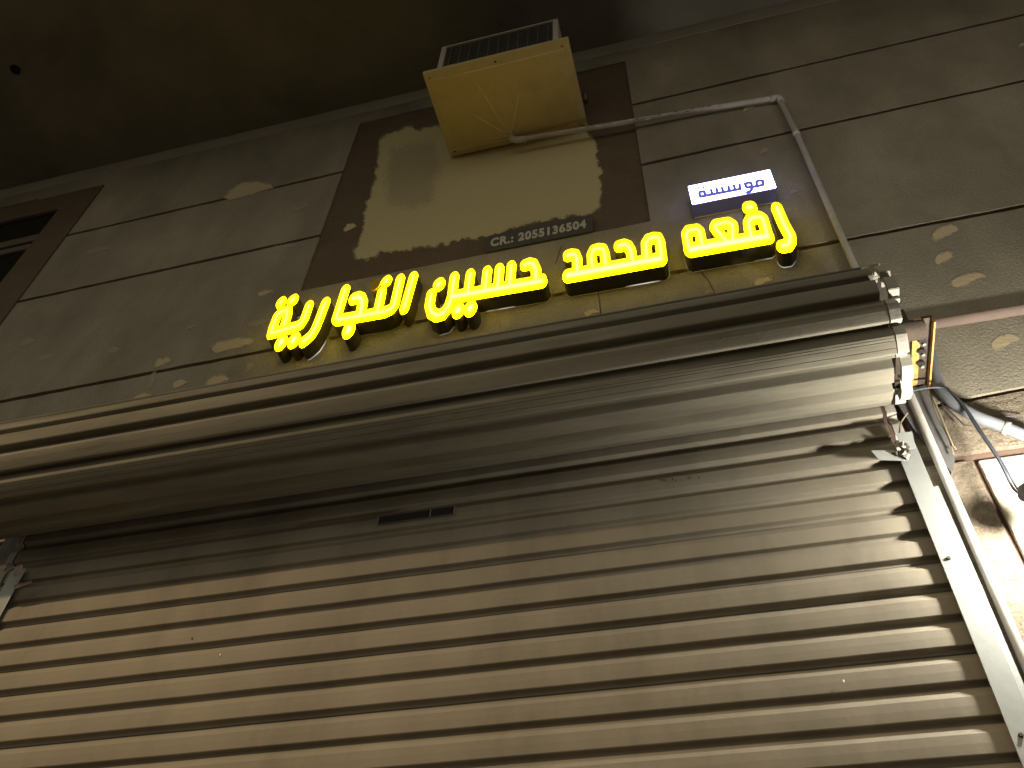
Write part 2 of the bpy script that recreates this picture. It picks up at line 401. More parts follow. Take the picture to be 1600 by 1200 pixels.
# ------------------------------------------------------------------ roller shutter
sh = empty('roller_shutter', W(-.44, -.03, -.75))
tag(sh, 'large beige roller shutter of ribbed metal slats, its upper length coiled under the yellow lettering', 'shutter')
PT = .0409
PROF = [(0.0004, 0), (0, -.0012), (-.0004, -.0018), (-.0076, -.0122), (-.0086, -.0136), (-.0088, -.0175), (-.0091, -.0240), (-.0089, -.0310), (-.0087, -.0349),
        (-.0080, -.0359), (-.0014, -.0372), (-.0002, -.0388), (0.0, -.0412)]
def slat_mesh(name, x0, x1, m_, prof=PROF, th=0.0006, wob=0.0, nseg=16):
    vs = []; fs = []; n = len(prof)
    rr = random.Random(int(abs(x0)*1000))
    for i in range(nseg+1):
        x = x0+(x1-x0)*i/nseg
        w = rr.uniform(-wob, wob)
        for (y, z) in prof: vs.append((S*x, S*(y+w), S*z))
    for i in range(nseg):
        for k in range(n-1):
            a = i*n+k; fs.append((a, a+1, a+n+1, a+n))
    base = len(vs)                              # back sheet for thickness
    for i in (0, nseg):
        x = x0+(x1-x0)*i/nseg
        for (y, z) in prof: vs.append((S*x, S*(y+th*3), S*z))
    for k in range(n-1):
        fs.append((k+1, k, base+k, base+k+1))
        a = nseg*n+k; b = base+n+k; fs.append((a, a+1, b+1, b))
        fs.append((base+k+1, base+k, base+n+k, base+n+k+1))
    return pymesh(name, vs, fs, m_)
def clip_mesh(name, x0, x1, m_, th=.0045, out=.0008):
    vs = []; fs = []; P = [(p[0]-out, p[1]) for p in PROF]; Q = [(p[0]+th, p[1]) for p in PROF]
    ring = P+Q[::-1]; n = len(ring)
    for x in (x0, x1):
        for (y, z) in ring: vs.append((S*x, S*y, S*z))
    for k in range(n): fs.append((k, (k+1) % n, n+(k+1) % n, n+k))
    fs.append(tuple(range(n-1, -1, -1))); fs.append(tuple(range(n, 2*n)))
    return pymesh(name, vs, fs, m_)
XL, XR = -1.155, .267
me_s = [slat_mesh('slat', XL, XR+d, M_slat, wob=.0004) for d in (0, .0015, -.001)]
me_c = clip_mesh('end_clip', XR+.004, XR+.017, M_clip)
me_cl = clip_mesh('end_clip', XL-.017, XL-.004, M_clip)
def place(name, me, loc, rx=0.0, parent=None):
    o_ = bpy.data.objects.new(name, me); COL.objects.link(o_); o_.parent = parent
    o_.rotation_euler = (rx, 0, 0); o_.location = loc; return o_
YC = -.0185
zb = .6085*(1-.0205-.008)                # a measured lower face edge
ztop0 = zb+.0359
k0 = int((.985-ztop0)/PT)
rs = random.Random(5)
zz = ztop0+k0*PT; i = 0
slats = []
while zz > -.74:
    s_ = place('slat', me_s[rs.randrange(3)], W(0, YC+rs.uniform(-.0006, .0006), zz)-sh.location, rs.uniform(-.03, .03), sh)
    place('end_clip', me_c, (rs.uniform(-.003, .003), 0, 0), 0, s_)
    place('end_clip', me_cl, (0, 0, 0), 0, s_)
    zz -= PT; i += 1
# the coil
CY, CZ, RF = -.121, .981, .0982
NS = 14
ccx0, ccx1 = -1.19, .271
PROF_FLAT = PROF
PROF = [(.0028, .0), (.0004, -.0022), (-.0004, -.0030), (-.0088, -.0092), (-.0100, -.0104), (-.0107, -.0150), (-.0110, -.0200), (-.0107, -.0260), (-.0103, -.0312), (-.0098, -.0340),
        (-.0085, -.0353), (.0030, -.0366), (.0036, -.0380), (.0034, -.0412)]
PROF_RIB = PROF[:5]+[(-.0104, -.0125), (-.0097, -.0130), (-.0105, -.0137), (-.0107, -.0165), (-.0099, -.0171), (-.0108, -.0178), (-.0110, -.0225), (-.0108, -.0262), (-.0100, -.0268), (-.0107, -.0275)]+PROF[8:]
me_k = [slat_mesh('rolled_slat', ccx0, ccx1+d, M_slatd, pr, wob=.0004) for d, pr in ((0, PROF), (.003, PROF_RIB), (-.002, PROF))]
me_kc = clip_mesh('end_clip', ccx1+.005, ccx1+.019, M_clip, th=.007)
PH = math.radians(4)
for k in range(NS):
    th = PH+2*math.pi*k/NS
    # local slat: outward = -y, running down -z ; centre of its length tangent to the coil
    rad = RF-.0102+rs.uniform(-.0018, .0018)
    c, s_ = math.cos(th), math.sin(th)
    # outward direction (-y rotated by th about x): (0,-c,-s)
    # place slat so its mid point (0,-PT/2) sits at radius rad
    ly, lz = 0.0, PT/2*1.0
    off = (0, c*ly-s_*lz, s_*ly+c*lz)
    pos = W(0, CY-c*rad+off[1], CZ-s_*rad+off[2])
    o_ = place('rolled_slat', me_k[rs.randrange(3)], pos-sh.location, th+rs.uniform(-.07, .05), sh)
    place('end_clip', me_kc, (rs.uniform(-.006, .008), 0, 0), 0, o_)
bmd = bmesh.new(); bmesh.ops.create_cone(bmd, cap_ends=True, segments=28, radius1=S*(RF-.0145), radius2=S*(RF-.0145), depth=S*(ccx1-ccx0-.004))
for v in bmd.verts:
    v.co = Vector((v.co.z, v.co.y, v.co.x)) + W((ccx0+ccx1)/2, CY, CZ)
obj('inner_roll', bm_mesh('inner_roll', bmd, M_slatd, False), sh)
tube('axle', [W(-1.29, CY, CZ), W(.335, CY, CZ)], .03, M_dark, sh)
# guide rails
def guide(xi, sgn, name='guide_rail'):
    g = empty(name, (0, 0, 0)); g.parent = sh; g.location = -sh.location
    bmg = bmesh.new()
    xo = xi+sgn*.0265
    zt = .853
    box_bm(bmg, (xi, -.0365, -.75), (xo, -.0345, zt), .0012)
    box_bm(bmg, (xo-sgn*.0018, -.0343, -.75), (xo, .0, zt))
    box_bm(bmg, (xi, -.008, -.75), (xo-sgn*.002, -.006, zt))
    obj('channel', bm_mesh('channel', bmg, M_guide), g)
    box('flange', (xo+sgn*.0004, -.0215, -.75), (xo+sgn*.0105, -.019, zt-.07), M_guide, g, .0008)
    return g
gr = guide(.2625, 1)
gl = guide(-1.1125, -1)
for zz_ in (.66, .44, .2):
    bmn = bmesh.new(); bmesh.ops.create_cone(bmn, cap_ends=True, segments=8, radius1=.006, radius2=.004, depth=.006)
    for v in bmn.verts: v.co = Vector((v.co.x, -v.co.z, v.co.y)) + W(.272, -.0375, zz_)
    obj('screw', bm_mesh('screw', bmn, M_dark), gr)
def plate_poly(name, pts, th, m_, parent):
    """bent flap from corner points (scene units) with thickness along y"""
    n = len(pts); vs = [W(*p) for p in pts]+[W(p[0], p[1]+th, p[2]) for p in pts]
    fs = [tuple(range(n)), tuple(range(2*n-1, n-1, -1))]+[(i, n+i, n+(i+1) % n, (i+1) % n) for i in range(n)]
    return obj(name, pymesh(name, vs, fs, m_), parent)
plate_poly('flared_lip', [at(1361, 704, -.047), at(1412, 703, -.036), at(1420, 719, -.0368), at(1373, 718, -.045)], .0015, M_guide, gr)
plate_poly('flared_lip', [at(1400, 677, -.044), at(1425, 674, -.044), at(1431, 700, -.0370), at(1411, 703, -.0370)], .0015, M_guide, gr)
plate_poly('flared_lip', [at(22, 886, -.06), at(34, 882, -.06), at(34, 896, -.05), at(21, 900, -.05)], .0015, M_clip, gl)
plate_poly('flared_lip', [at(22, 914, -.05), at(50, 906, -.052), at(50, 911, -.052), at(22, 921, -.05)], .0015, M_dark, gl)
rb = random.Random(3)
for j in range(9):
    px_, py_ = 1406+rb.uniform(-8, 14), 701+rb.uniform(-9, 12)
    c_ = W(*at(px_, py_, -.042))
    bmn = bmesh.new(); bmesh.ops.create_cone(bmn, cap_ends=True, segments=6, radius1=rb.uniform(.006, .010), radius2=.006, depth=.014)
    bmesh.ops.rotate(bmn, verts=bmn.verts, matrix=Matrix.Rotation(rb.uniform(0, 3), 3, Vector((rb.random(), rb.random(), rb.random())).normalized()))
    for v in bmn.verts: v.co += c_
    obj('bolt', bm_mesh('bolt', bmn, M_dark if j % 2 else M_clip), gr)
# support arms and wall plates
def support(sgn, x0, x1):
    a = empty('support_arm', (0, 0, 0)); a.parent = sh; a.location = -sh.location
    z0 = .985
    xa, xb = sorted((x0, x1))
    lx = xa+.0105 if sgn > 0 else xb-.0105
    box('arm_web', (min(lx, x0), -.135, z0), (max(lx, x0), .0, z0+.004), M_rust, a)
    box('arm_flange', (lx+sgn*.0003, -.135, z0+.001), (x1, .0, z0+.006), M_dark, a)
    box('arm_flange', (x1-sgn*.0012, -.135, z0-.010), (x1+sgn*.0012, .0, z0+.001), M_rust, a)
    vs = [(x0-sgn*.03, .980), (x1-sgn*.004, .980), (x1-sgn*.004, .90), (x1-sgn*.010, .835), (x1-sgn*.022, .812), (x1-sgn*.03, .845), (x0-sgn*.02, .9)]
    plate_poly('wall_plate', [(x, -.010, z) for x, z in vs], .006, M_plate, a)
    for (yy) in (-.098, -.078, -.055):
        bmn = bmesh.new(); bmesh.ops.create_cone(bmn, cap_ends=True, segments=10, radius1=.011, radius2=.009, depth=.014)
        for v in bmn.verts: v.co += W(lx+sgn*.002, yy, z0-.002)
        obj('nut', bm_mesh('nut', bmn, M_black), a)
        bmn = bmesh.new(); bmesh.ops.create_cone(bmn, cap_ends=True, segments=6, radius1=.005, radius2=.005, depth=.008)
        for v in bmn.verts: v.co += W(lx+sgn*.003, yy+.003, z0-.007)
        obj('nut', bm_mesh('nut', bmn, M_clip), a)
    box('arm_block', (x0-sgn*.020, -.125, z0+.005), (x0-sgn*.002, .0, z0+.04), M_dark, a)
support(1, .3225, .3475)
support(-1, -1.20, -1.228)
# name plate on the curtain
npc = [at(x, y, -.0300) for x, y in ((592, 807), (710, 793), (712, 802), (590, 819))]
za = .5*(npc[0][2]+npc[1][2]); zbm = .5*(npc[2][2]+npc[3][2]); xa, xb = npc[0][0], npc[1][0]
npo = empty('name_plate', (0, 0, 0)); npo.parent = sh; npo.location = -sh.location
tag(npo, 'small black maker plate with silver ends')
box('plate_face', (xa, -.0305, zbm), (xb, -.0290, za), M_black, npo)
for xx in (xa-.0008, xa+(xb-xa)*.685, xb-.0004):
    box('silver_bar', (xx, -.0312, zbm-.0005), (xx+.0015, -.0300, za+.0003), M_silver, npo)
box('silver_bar', (xa+.001, -.0310, zbm-.0012), (xb, -.0300, zbm-.0006), M_frame, npo)
# small marks on slats
for (x, y) in ((344, 1023), (1051, 749), (1057, 750), (1092, 746), (1318, 1064), (300, 997)):
    a_ = at(x, y, -.0295); bmn = bmesh.new(); bmesh.ops.create_icosphere(bmn, subdivisions=1, radius=.0022)
    for v in bmn.verts: v.co = Vector((v.co.x, v.co.y*.5, v.co.z*2)) + W(*a_)
    obj('paint_chip', bm_mesh('paint_chip', bmn, M_back if x in (344, 1318) else M_dark), sh)

# ------------------------------------------------------------------ air conditioner
ac = empty('air_conditioner', W(-.316, -.1, 2.06))
tag(ac, 'window air conditioner with dark rear grille above a yellow drip pan', 'air conditioner')
ax0, ax1, az0, az1, ay = -.472, -.162, 2.078, 2.291, -.2
bma = bmesh.new()
box_bm(bma, (ax0, ay+.012, az0), (ax1, .0, az1), .004)
obj('casing', bm_mesh('casing', bma, M_acw), ac)
fr = bmesh.new()
box_bm(fr, (ax0, ay, az0), (ax0+.0135, ay+.0118, az1), .002); box_bm(fr, (ax1-.0135, ay, az0), (ax1, ay+.0118, az1), .002)
box_bm(fr, (ax0+.0137, ay, az1-.007), (ax1-.0137, ay+.0118, az1), .002); box_bm(fr, (ax0+.0137, ay, az0), (ax1-.0137, ay+.0118, az0+.01), .002)
obj('grille_frame', bm_mesh('grille_frame', fr, M_acw), ac)
box('condenser_fins', (ax0+.0137, ay+.006, az0+.01), (ax1-.0137, ay+.0115, az1-.007), M_acd, ac)
for k in range(11):
    x = ax0+.014+(ax1-ax0-.028)*(k+.5)/11
    box('grille_wire', (x-.0007, ay+.0030, az0+.011), (x+.0007, ay+.0045, az1-.0075), M_wire, ac)
for k in range(12):
    z = az0+.012+(az1-az0-.02)*(k+.5)/12
    box('grille_wire', (ax0+.0140, ay+.0012, z-.0004), (ax1-.0140, ay+.0022, z+.0004), M_wire, ac)
# drip pan, folded towards its outlet
PZ = 2.06
o1 = [atz(660, 114, PZ+.008), atz(889, 66, PZ+.008), (-.1305, -.001, PZ+.008), (-.490, -.001, PZ+.008)]
i1 = [(-.4785, -.2105, PZ), (-.1455, -.2105, PZ), (-.1470, -.020, PZ), (-.4735, -.022, PZ)]
hub = (-.321, -.030, PZ-.013)
top = [(p[0], p[1], PZ+.020) for p in o1]
o1 = [(-.4905, -.2275, PZ+.006), (-.1325, -.2275, PZ+.006), o1[2], o1[3]]
top = [(p[0], p[1], PZ+.020) for p in o1]
vs = [W(*p) for p in top+o1+i1]+[W(*hub)]
mid = []
for t in (.17, .36, .62, .80):
    p = (i1[0][0]+(i1[1][0]-i1[0][0])*t, -.2105, PZ-.0012*(1 if t in (.36, .62) else 0)); mid.append(len(vs)); vs.append(W(*p))
fs = []
for k in range(4):
    n_ = (k+1) % 4
    fs.append((k, n_, 4+n_, 4+k))
    if k != 0: fs.append((4+k, 4+n_, 8+n_, 8+k))
chain = [8]+mid+[9]
fs.append(tuple([4, 5]+chain[::-1]))
for a_, b_ in zip(chain[:-1], chain[1:]): fs.append((12, a_, b_))
fs += [(12, 9, 10), (12, 10, 11), (12, 11, 8)]
o = obj('drip_pan', pymesh('drip_pan', vs, fs, M_pan), ac); tag(o, 'yellow painted folded metal drip pan')
for k, (a_, b_) in enumerate(((hub, (-.445, -.150, PZ-.0003)), (hub, (-.375, -.2, PZ-.0003)), (hub, (-.255, -.175, PZ-.0003)))):
    tube('pan_crease', [W(*a_), W(*[(a_[i]+b_[i])/2 for i in range(2)], PZ-.0072), W(*b_)], .0032, M_crease, ac, 6)
tube('edge_rib', [W(-.4735, -.021, PZ-.0006), W(-.147, -.019, PZ-.0006)], .0034, M_crease, ac, 6)
tube('edge_rib', [W(-.4780, -.208, PZ-.0004), W(-.1460, -.208, PZ-.0004)], .0034, M_crease, ac, 6)
for (u, v_) in ((.04, .06), (.5, .05), (.95, .06), (.05, .93), (.95, .93), (.96, .5), (.04, .5)):
    X_ = -.4905+(.358)*u; Y_ = -.2275+.2265*v_
    bmn = bmesh.new(); bmesh.ops.create_cone(bmn, cap_ends=True, segments=8, radius1=.0065, radius2=.005, depth=.005)
    for q_ in bmn.verts: q_.co += W(X_, Y_, PZ+.0025)
    obj('screw', bm_mesh('screw', bmn, M_dark), ac)
# small stay and valve beside it
st = empty('pipe_stay', W(-.13, -.01, 2.03)); tag(st, 'short grey stay with rounded head on the brown panel right of the drip pan', 'bracket')
tube('stem', [W(*at(912, 200, -.004)), W(*at(910, 163, -.006))], .010, M_plate, st, 10)
tube('head', [W(*at(915, 158, -.004)), W(*at(914, 136, -.004))], lambda i: .013-.004*i, M_frame, st, 10)
tube('wire', [W(*at(922, 165, -.003)), W(*at(933, 160, -.003))], .0016, M_frame, st, 6)

# ------------------------------------------------------------------ drain pipe
dp = empty('drain_pipe', W(.32, -.01, 2.0)); tag(dp, 'white plastic drain pipe from the drip pan along the wall and down beside the shutter', 'pipe')
PY = -.0120; PR = .0125
a_ = Vector(W(hub[0], -.030, PZ-.008)); e0 = W(*at(806, 219, -.028)); c1 = W(*at(1216, 152, PY)); c2 = W(.3195, PY, 1.33); c3 = W(.3165, PY, .96); c4 = W(.3045, PY, -.6)
p1 = W(*at(985, 190, -.018))
tube('pipe', spline([e0, p1, W(*at(1100, 171, PY)), c1], 5), PR, M_pvc, dp)
tube('pipe', [c1, W(.322, PY, 1.80), c2, c3, c4], PR, M_pvc, dp)
tube('elbow', [c1+Vector((-.035, 0, -.001)), c1+Vector((-.01, 0, 0)), c1+Vector((0.004, 0, -.012)), c1+Vector((.004, 0, -.05))], PR*1.25, M_pvc, dp)
tube('elbow', [W(*at(800, 208, -.03)), W(*at(800, 217, -.03)), W(*at(808, 219, -.028)), W(*at(822, 217, -.027))], PR*1.3, M_pvc, dp)
q = W(.3215, PY, 1.795); tube('coupling', [q+Vector((0, 0, .02)), q-Vector((0, 0, .02))], PR*1.22, M_pvc, dp)
# peeling tape on the horizontal run
rt = random.Random(11)
for j in range(26):
    t = .25+.55*j/26; x = 806+(1216-806)*t; y = 219+(152-219)*t-1.0
    Y_ = -.028+(.016)*min(1, t*1.1)-PR/S-.0006
    b0 = at(x, y+rt.uniform(-4, 2), Y_); 
    bmn = bmesh.new(); bmesh.ops.create_icosphere(bmn, subdivisions=1, radius=1)
    sx, sz = rt.uniform(.006, .014), rt.uniform(.002, .005)
    for v in bmn.verts: v.co = Vector((v.co.x*sx, v.co.y*.0015, v.co.z*sz)) + W(*b0)
    obj('paint_flake', bm_mesh('paint_flake', bmn, M_plate if j % 3 else M_back), dp)

# ------------------------------------------------------------------ letters from stroke distance fields
def glow_mat(name, edge, mid_, core, s=1.0, hot=0.010):
    m = bpy.data.materials.new(name); m.use_nodes = True
    N = m.node_tree.nodes; L = m.node_tree.links; b = N['Principled BSDF']
    b.inputs['Base Color'].default_value = (.5, .42, .05, 1); b.inputs['Roughness'].default_value = .35
    a_ = N.new('ShaderNodeAttribute'); a_.attribute_name = 'depth'
    mr = N.new('ShaderNodeMapRange'); mr.inputs[1].default_value = 0; mr.inputs[2].default_value = hot
    L.new(a_.outputs['Fac'], mr.inputs[0])
    cr = N.new('ShaderNodeValToRGB'); e = cr.color_ramp.elements
    e[0].position = 0; e[0].color = (*edge, 1); e[1].position = 1; e[1].color = (*core, 1)
    q = e.new(.55); q.color = (*mid_, 1)
    L.new(mr.outputs[0], cr.inputs[0]); L.new(cr.outputs[0], b.inputs['Emission Color'])
    b.inputs['Emission Strength'].default_value = s
    return m
M_yel = glow_mat('yellow_lit_acrylic', (.36, .27, .0), (.9, .72, .004), (1.0, .86, .12), 5.0, .0112)
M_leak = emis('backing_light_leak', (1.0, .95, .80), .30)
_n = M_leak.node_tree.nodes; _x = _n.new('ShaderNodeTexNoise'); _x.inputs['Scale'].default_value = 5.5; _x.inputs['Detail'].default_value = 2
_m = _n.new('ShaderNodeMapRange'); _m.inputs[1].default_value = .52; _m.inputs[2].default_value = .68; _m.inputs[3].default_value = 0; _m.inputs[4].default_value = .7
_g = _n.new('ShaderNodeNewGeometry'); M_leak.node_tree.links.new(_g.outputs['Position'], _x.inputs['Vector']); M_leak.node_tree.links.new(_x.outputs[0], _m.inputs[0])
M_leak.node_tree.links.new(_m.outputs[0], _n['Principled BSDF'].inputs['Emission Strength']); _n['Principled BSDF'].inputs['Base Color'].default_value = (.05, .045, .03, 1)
M_yrim = emis('yellow_glow_rim', (1.0, .75, .0), 12)  # glowing lip added so the letters cast yellow on the wall around them
M_dull = mat('unlit_yellow_acrylic', (.55, .36, .02), .4)
KZ = 0.52            # height squash in which strokes have an even width
FY = -.036
def field_mesh(strokes, Y, step=.0014, grow=1.12):
    """strokes: (pts(px), radius px) -> polygon mesh of their union on plane Y; returns verts (x,z), faces, depths, boundary loops edges"""
    segs = []
    for pts, r in strokes:
        P = [at(x, y, Y) for x, y in pts]; P = [(p[0], p[2]*KZ) for p in P]
        rr = r*grow*.00118
        if len(P) == 1: segs.append((P[0], P[0], rr))
        for a, b in zip(P[:-1], P[1:]): segs.append((a, b, rr))
    xs = [s[k][0] for s in segs for k in (0, 1)]; zs = [s[k][1] for s in segs for k in (0, 1)]
    R = max(s[2] for s in segs)+3*step
    x0, x1, z0, z1 = min(xs)-R, max(xs)+R, min(zs)-R, max(zs)+R
    nx = int((x1-x0)/step)+2; nz = int((z1-z0)/step)+2
    gx = x0+step*np.arange(nx); gz = z0+step*np.arange(nz)
    XX, ZZ = np.meshgrid(gx, gz, indexing='ij'); F = np.full(XX.shape, -1.0)
    for a, b, r in segs:
        dx, dz = b[0]-a[0], b[1]-a[1]; L2 = dx*dx+dz*dz
        t = 0 if L2 < 1e-12 else np.clip(((XX-a[0])*dx+(ZZ-a[1])*dz)/L2, 0, 1)
        F = np.maximum(F, r-np.hypot(XX-a[0]-t*dx, ZZ-a[1]-t*dz))
    vs = []; dep = []; idx = {}; fs = []; bed = []
    def gv(i, k):
        key = (i, k)
        if key not in idx: idx[key] = len(vs); vs.append((gx[i], gz[k]/KZ)); dep.append(float(F[i, k]))
        return idx[key]
    def ev(i, k, i2, k2):
        key = (i, k, i2, k2) if (i, k) < (i2, k2) else (i2, k2, i, k)
        if key not in idx:
            a, b = F[key[0], key[1]], F[key[2], key[3]]; t = min(.98, max(.02, a/(a-b)))
            idx[key] = len(vs); vs.append((gx[key[0]]+(gx[key[2]]-gx[key[0]])*t, (gz[key[1]]+(gz[key[3]]-gz[key[1]])*t)/KZ)); dep.append(0.0)
        return idx[key]
    In = F > 0
    cand = In[:-1, :-1] | In[1:, :-1] | In[:-1, 1:] | In[1:, 1:]
    for i, k in np.argwhere(cand):
        c = [(i, k), (i+1, k), (i+1, k+1), (i, k+1)]; poly = []; cross = []
        for q in range(4):
            a, b = c[q], c[(q+1) % 4]
            if In[a]: poly.append(gv(*a))
            if In[a] != In[b]:
                e = ev(*a, *b); poly.append(e); cross.append((e, bool(In[a])))
        if len(poly) >= 3: fs.append(tuple(poly))
        if len(cross) == 2:
            (e1, o1_), (e2, o2_) = cross
            bed.append((e1, e2) if o1_ else (e2, e1))
    return vs, fs, dep, bed
def extrude_bed(vs, bed, y0, y1):
    V_ = []; m_ = {}; f_ = []
    for a, b in bed:
        for q in (a, b):
            if q not in m_:
                m_[q] = len(V_)//2; V_.append(W(vs[q][0], y0, vs[q][1])); V_.append(W(vs[q][0], y1, vs[q][1]))
        A, B = m_[a]*2, m_[b]*2
        f_.append((A, A+1, B+1, B))
    return V_, f_
def channel_letter(name, strokes, parent, lit=True, label=None):
    vs, fs, dep, bed = field_mesh(strokes, FY)
    # dark return (side walls)
    V_, f_ = extrude_bed(vs, bed, FY+.0030, -.0025)
    side = obj(name, pymesh(name, V_, f_, M_side), parent)
    if label: tag(side, label)
    # lit face, and the added glowing rim that tints the wall
    me = pymesh('lit_face', [W(x, FY, z) for x, z in vs], fs, M_yel if lit else M_dull)
    a_ = me.attributes.new('depth', 'FLOAT', 'POINT')
    for i, d in enumerate(dep): a_.data[i].value = d
    f = obj('lit_face' if lit else 'unlit_face', me); f.parent = side
    V_, f_ = extrude_bed(vs, bed, FY, FY+.0030)
    r = obj('face_rim', pymesh('face_rim', V_, f_, M_yrim if lit else M_dull)); r.parent = side
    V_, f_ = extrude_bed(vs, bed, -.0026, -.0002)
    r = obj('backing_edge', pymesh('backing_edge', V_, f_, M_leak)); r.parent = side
    return side
def zm(x0, y0, s, pts): return [(x0+x/s, y0+y/s) for x, y in pts]
def word(name, label, origin, pieces):
    w = empty(name, W(*origin)); tag(w, label, 'sign', 'illuminated yellow lettering over the shutter')
    for nm, st_, lit in pieces:
        channel_letter(nm, st_, w, lit)
    return w
A = lambda pts: zm(400, 420, 5.714, pts)
B = lambda pts: zm(640, 380, 6.154, pts)
C_ = lambda pts: zm(860, 330, 8.0, pts)
D = lambda pts: zm(1040, 240, 6.314, pts)
word('illuminated_word', 'leftmost yellow illuminated Arabic word with one unlit dot, ending in two dots at far left', at(540, 480),
  [('letter', [(A([(1403, 66), (1322, 348)]), 7.2)], True),
   ('letter', [(A([(1285, 88), (1232, 320), (1205, 355), (1150, 380), (735, 452), (715, 435), (795, 183)]), 7.3), (A([(1120, 202), (1082, 385)]), 7.2),
               (A([(870, 262), (905, 250), (935, 262), (948, 300), (930, 400)]), 8.0)], True),
   ('letter_dot', [(A([(1155, 112), (1168, 102)]), 7.6)], True),
   ('letter_dot', [(A([(1062, 140), (1072, 130)]), 7.6)], False),
   ('letter_dot', [(A([(822, 548), (826, 538)]), 9.6)], True),
   ('letter', [(A([(618, 297), (560, 450), (525, 535), (490, 590), (450, 625), (425, 643)]), 7.3)], True),
   ('letter', [(A([(470, 325), (430, 440), (400, 488), (355, 512), (135, 573), (150, 510), (185, 420), (215, 385), (278, 368), (275, 420), (250, 500)]), 7.0)], True),
   ('letter_dot', [(A([(218, 300), (226, 292)]), 7.6)], True), ('letter_dot', [(A([(318, 280), (332, 272)]), 7.9)], True),
   ('letter_dot', [(A([(218, 660), (224, 650)]), 9.3)], True), ('letter_dot', [(A([(333, 638), (339, 628)]), 9.3)], True)])
word('illuminated_word', 'yellow illuminated Arabic word below the left end of the number plate, second from left', at(760, 460),
  [('letter', [(B([(205, 488), (188, 590), (208, 660), (260, 692), (320, 675), (375, 600), (405, 500), (428, 322)]), 7.4),
               (B([(410, 512), (1268, 362)]), 8.1), (B([(1268, 362), (1276, 335)]), 6.0), (B([(582, 292), (560, 460)]), 7.2), (B([(744, 264), (725, 440)]), 7.2), (B([(862, 240), (845, 420)]), 7.2),
               (B([(977, 214), (962, 400)]), 7.2), (B([(1108, 205), (1150, 190), (1190, 200), (1212, 250), (1215, 340)]), 7.6)], True),
   ('letter_dot', [(B([(274, 396), (288, 386)]), 8.4)], True),
   ('letter_dot', [(B([(462, 645), (468, 635)]), 9.2)], True), ('letter_dot', [(B([(580, 627), (586, 617)]), 9.2)], True)])
word('illuminated_word', 'yellow illuminated Arabic word without dots, right of the grey number plate', at(960, 400),
  [('letter', [(C_([(222, 800), (1378, 590)]), 8.6), (C_([(218, 548), (260, 535), (310, 540), (330, 590), (335, 740)]), 7.6),
               (C_([(520, 690), (512, 540), (540, 480), (600, 462), (655, 468), (675, 520), (688, 660)]), 7.2),
               (C_([(855, 430), (920, 412), (970, 430), (1005, 490), (1022, 620)]), 7.6),
               (C_([(1205, 620), (1193, 400), (1225, 345), (1290, 325), (1345, 328), (1368, 380), (1388, 560)]), 7.4)], True)])
word('illuminated_word', 'rightmost yellow illuminated Arabic word under the small white light box', at(1160, 360),
  [('letter', [(D([(1098, 532), (1165, 690), (1228, 805), (1228, 855), (1200, 900), (1152, 908)]), 7.7)], True),
   ('letter', [(D([(248, 945), (1003, 812)]), 9.0), (D([(228, 930), (205, 790), (225, 755), (310, 742), (335, 765), (362, 900)]), 7.3),
               (D([(590, 850), (520, 770), (485, 720), (500, 695), (620, 675), (660, 700), (660, 850)]), 7.3),
               (D([(850, 850), (818, 680), (838, 640), (925, 618), (958, 640), (1005, 800)]), 7.6)], True),
   ('letter_dot', [(D([(815, 527), (842, 523)]), 8.4)], True)])

# ------------------------------------------------------------------ white light box
lb = empty('light_box', W(.155, -.02, 1.56)); tag(lb, 'small white glowing light box with blue Arabic lettering above the rightmost yellow word', 'sign')
bx0, bx1, bz0, bz1 = .0725, .2370, 1.5610, 1.6300
bml = bmesh.new(); box_bm(bml, (bx0, FY+.004, bz0), (bx1, -.0005, bz1), .003); obj('box_body', bm_mesh('box_body', bml, M_boxside), lb)
M_boxf = emis('white_lit_acrylic', (.50, .50, 1.0), 15)
bml = bmesh.new(); box_bm(bml, (bx0, FY, bz0), (bx1, FY+.0038, bz1), .003); lf = obj('lit_face', bm_mesh('lit_face', bml, M_boxf), lb)
box('silver_edge', (bx0+.002, -.0022, bz0-.0010), (bx1-.002, -.0002, bz0-.0003), M_back, lb)
M_blue = emis('blue_backlit_vinyl', (.10, .11, .50), .8)
Bx = lambda pts: zm(1070, 255, 10.667, pts)
txt = [[(1300, 300), (1310, 360), (1200, 385), (1195, 310), (1230, 290), (1300, 292)],
       [(1200, 385), (1140, 395), (1120, 385), (1105, 330), (1060, 325), (1005, 345), (1020, 395), (1060, 405), (1110, 395)],
       [(1118, 385), (1115, 440), (1085, 475), (1040, 488)],
       [(912, 355), (925, 430), (260, 560), (242, 500), (255, 480), (325, 470), (345, 540)],
       [(820, 375), (838, 445)], [(728, 392), (745, 462)], [(620, 415), (640, 482)], [(530, 430), (548, 500)], [(440, 448), (455, 520)]]
vs, fs, dep, bed = field_mesh([(Bx(t), 2.3) for t in txt], FY-.0003, .0006)
o = obj('lettering', pymesh('lettering', [W(x, FY-.0006, z) for x, z in vs], fs, M_blue), lb)
vs, fs, dep, bed = field_mesh([(Bx([(1018, 240), (1016, 268)]), 1.2), (Bx([(236, 415)]), 2.1), (Bx([(308, 402)]), 2.1)], FY-.0003, .0006)
o = obj('lettering', pymesh('lettering', [W(x, FY-.0006, z) for x, z in vs], fs, M_blue), lb)

